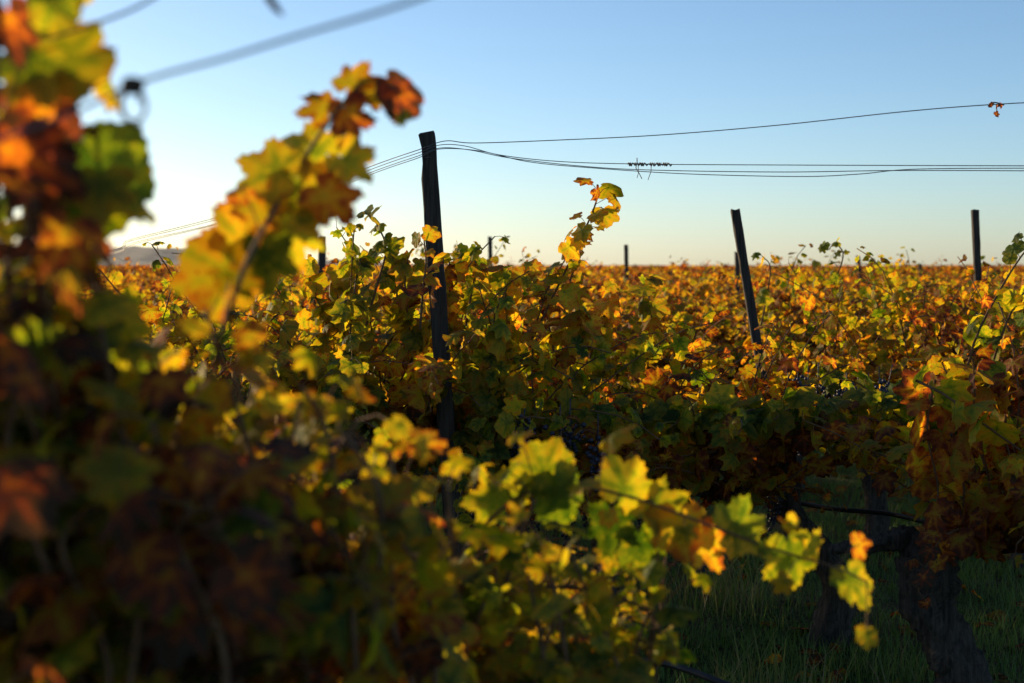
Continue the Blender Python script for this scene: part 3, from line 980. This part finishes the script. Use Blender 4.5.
for l in ((62, 58, 1.08, .068, (1, -.1, -.15), (.2, -.9, .3), .44), (92, 168, 1.12, .082, (.35, 0, -.9), (.35, -.8, .3), .22), (25, 60, 1.05, .06, (-.4, 0, -.9), (-.2, -.9, .2), .30),
          (45, 105, 1.06, .066, (.1, 0, -.9), (.4, -.9, .1), .92), (15, 150, 1.04, .07, (.1, 0, -.9), (.3, -.9, .3), .92), (40, 170, 1.06, .066, (.1, 0, -1), (.0, -.9, .1), .95), (10, 20, 1.0, .05, (.2, 0, -.9), (.3, -.6, .4), .93), (52, -4, 1.06, .05, (.9, 0, .1), (.1, -.9, .2), .36)):
    FL.leaf(*l)
rng = np.random.default_rng(911)
for k in range(11):
    bx = rng.uniform(-40, 92)
    Y = rng.uniform(1.1, 1.5)
    FL.shoot([(bx + rng.normal(0, 30), 620, Y), (bx + rng.normal(0, 15), 450, Y), (bx + rng.normal(0, 12), 330, Y), (bx + rng.normal(0, 10), rng.uniform(150, 250), Y)], .034, .060, rng.choice([.24, .44, .52, .90, .95]))
FL.done()

FM = Front(.02, 2.05, 'blurred yellow grapevine with a curved shoot arching against the sky')
arch = [(278, 170, 1.4, .070, (-.55, .1, .25), (.1, -.9, .3), .45), (300, 195, 1.4, .072, (.2, .1, -.8), (.2, -.9, .2), .48), (318, 150, 1.42, .066, (-.8, 0, .4), (.1, -.9, .2), .50),
        (325, 108, 1.42, .045, (-.4, 0, .5), (.5, -.8, .1), .66), (345, 112, 1.4, .056, (.2, 0, -.9), (-.3, -.8, .2), .84), (350, 84, 1.4, .040, (.5, -.1, .75), (.0, -.9, .3), .60), (366, 82, 1.4, .042, (.8, -.1, -.1), (.0, -.9, .3), .62),
        (399, 92, 1.4, .046, (.6, 0, -.75), (.6, -.7, .1), .92), (345, 160, 1.38, .052, (.7, 0, -.6), (.1, -.9, .1), .52), (325, 195, 1.38, .060, (.7, 0, -.7), (.0, -.9, .2), .74), (288, 228, 1.4, .066, (.15, 0, -.95), (.1, -.9, .1), .46),
        (262, 215, 1.4, .062, (-.8, 0, .2), (.1, -.9, .3), .64), (240, 240, 1.38, .070, (-.4, 0, -.6), (.2, -.9, .2), .60), (225, 270, 1.38, .072, (-.2, 0, -.9), (.3, -.8, .3), .57), (262, 255, 1.36, .066, (.15, 0, -.95), (-.5, -.8, .1), .26), (280, 215, 1.44, .06, (-.1, 0, .8), (.1, -.9, .2), .52)]
FM.shoot([(250, 760, 1.25), (225, 560, 1.36), (212, 400, 1.36), (238, 285, 1.25), (280, 200, 1.4), (318, 138, 1.4), (350, 95, 1.4), (374, 78, 1.4), (397, 90, 1.4)], .095, .046, .60, own=True, n=44, start=.25, r0=.0042, taper=.35, label='arching shoot of golden leaves rising into the sky', leaves=arch)
FM.shoot([(330, 780, 1.4), (290, 600, 1.25), (255, 470, 1.36), (225, 370, 1.36), (205, 310, 1.36)], .045, .068, .55)
FM.shoot([(390, 780, 1.45), (355, 600, 1.42), (335, 480, 1.4), (322, 420, 1.4), (300, 385, 1.4)], .045, .068, .52)
FM.shoot([(430, 740, 1.6), (405, 600, 1.6), (405, 530, 1.6), (380, 470, 1.6)], .044, .065, .55)
for k in range(40):
    bx = rng.uniform(170, 430)
    Y = rng.uniform(1.25, 2.1)
    top = np.interp(bx, [170, 260, 350, 430], [410, 420, 460, 530]) + rng.uniform(0, 150)
    FM.shoot([(bx + rng.normal(0, 50), 900, Y), (bx + rng.normal(0, 30), 700, Y), (bx + rng.normal(0, 25), 590, Y), (bx + rng.normal(0, 20), top, Y + rng.normal(0, .08))], .036, .064, rng.choice([.36, .44, .49, .54, .60, .92]))
rng = np.random.default_rng(913)
for k in range(16):
    bx = rng.uniform(120, 430)
    Y = rng.uniform(1.3, 1.6)
    FM.shoot([(bx + rng.normal(0, 50), 820, Y), (bx + rng.normal(0, 25), 640, Y), (bx + rng.normal(0, 20), 500, Y), (bx + rng.normal(0, 14), np.interp(bx, [120, 260, 430], [340, 370, 460]) + rng.uniform(0, 50), Y)], .036, .058, rng.choice([.44, .50, .56, .62]), start=.35)
FM.done()

FR = Front(.48, 2.7, 'blurred low grapevine reaching right across the bottom with yellow-green leaves', arms=((-.4, .05), (.12, .0)), head=.6)
arm = [(545, 470, 1.8, .066, (.3, 0, .7), (.1, -.9, .3), .42), (500, 500, 1.8, .07, (-.4, 0, .6), (.1, -.9, .3), .40), (560, 490, 1.78, .07, (.3, 0, -.8), (.1, -.9, .2), .16), (625, 490, 1.78, .066, (.3, 0, .5), (.1, -.8, .4), .44), (655, 505, 1.78, .066, (.6, 0, -.5), (.1, -.9, .2), .40),
       (680, 525, 1.77, .070, (.1, 0, -.9), (.2, -.9, .2), .60), (705, 540, 1.77, .066, (.4, 0, -.9), (.3, -.9, .2), .66), (735, 530, 1.76, .066, (.7, 0, .2), (.1, -.8, .4), .24), (790, 552, 1.75, .070, (.2, 0, -.9), (.1, -.9, .2), .34),
       (812, 552, 1.74, .042, (.3, 0, .9), (.6, -.7, .2), .46), (852, 580, 1.73, .060, (.45, -.1, -.85), (.5, -.8, .2), .36), (610, 520, 1.8, .07, (-.1, 0, -.9), (.1, -.9, .2), .14), (640, 540, 1.8, .07, (.1, 0, -.9), (.1, -.9, .2), .22)]
FR.shoot([(400, 700, 1.85), (440, 590, 1.82), (500, 510, 1.8), (560, 485, 1.8), (630, 497, 1.78), (700, 522, 1.76), (770, 548, 1.75), (830, 566, 1.73), (868, 582, 1.72)], .05, .044, .50, own=True, n=44, r0=.0036, taper=.3, label='long shoot of yellow-green leaves stretching to the right', leaves=arm)
FR.shoot([(410, 720, 1.85), (450, 620, 1.82), (520, 590, 1.82), (590, 590, 1.8), (650, 610, 1.8)], .028, .046, .46)
FR.shoot([(480, 760, 1.9), (520, 690, 1.9), (560, 650, 1.9), (620, 640, 1.9)], .028, .044, .48)
FR.shoot([(560, 760, 1.95), (560, 700, 1.95), (580, 660, 1.95), (570, 620, 1.95)], .028, .044, .45)
FR.shoot([(470, 760, 1.8), (490, 640, 1.78), (520, 540, 1.76), (535, 500, 1.75)], .04, .066, .30)
FR.shoot([(400, 760, 1.75), (430, 640, 1.75), (440, 550, 1.75), (430, 500, 1.75)], .04, .068, .55)
for k in range(34):
    bx = rng.uniform(400, 650)
    Y = rng.uniform(1.7, 2.3)
    FR.shoot([(bx - 30, 860, Y), (bx, 720, Y), (bx + rng.normal(0, 25), rng.uniform(540, 660), Y)], .028, .050, rng.choice([.3, .32, .44, .5, .6]))
rng = np.random.default_rng(909)
for k in range(18):
    bx = rng.uniform(430, 650)
    Y = rng.uniform(1.55, 2.0)
    FR.shoot([(bx - 40, 860, Y), (bx - 10, 720, Y), (bx + rng.normal(0, 25), rng.uniform(550, 650), Y)], .034, .052, rng.choice([.36, .42, .47, .52]))
FR.done()
# neighbours in the same row, then one unseen vine added to shade the leaves
for x_, lab in ((-2.0, 'near grapevine just outside the left edge'), (-3.35, 'second near grapevine outside the left edge'), (-1.55, 'unseen grapevine added behind the near row to shade its lower leaves')):
    o = tag(empty('grape_vine', (x_, {-1.55: 2.8, -2.6: 3.6}.get(x_, 1.75 + .27 * (-1.75 - x_)), 0), RZ), lab, 'grapevine', 'near grapevines in front of the camera')
    o.scale = (1, 1, .72 if x_ == -1.55 else .92)
    link('trunk', trunk_meshes[0], o); link('canes', mid_variants[2][0], o); link('foliage', mid_variants[2][1], o)

# ------------------------------------------------------------------ air
mh = bpy.data.materials.new('thin_haze'); mh.use_nodes = True
n_ = mh.node_tree; n_.nodes.remove(n_.nodes['Principled BSDF'])
pv = n_.nodes.new('ShaderNodeVolumePrincipled')
pv.inputs['Color'].default_value = (.95, .96, 1.0, 1)
pv.inputs['Density'].default_value = .00005
pv.inputs['Anisotropy'].default_value = .45
n_.links.new(pv.outputs[0], n_.nodes['Material Output'].inputs['Volume'])
mb = MB()
x0, x1, y0, y1, z0, z1 = -4000, 4000, -450, 4700, -1.2, 75
v = [(x, y, z) for z in (z0, z1) for y in (y0, y1) for x in (x0, x1)]
mb.add(v, None, [(0, 2, 3, 1), (4, 5, 7, 6), (0, 1, 5, 4), (2, 6, 7, 3), (0, 4, 6, 2), (1, 3, 7, 5)])
hz = tag(mb.obj('haze', [mh], smooth=False), kind='stuff')
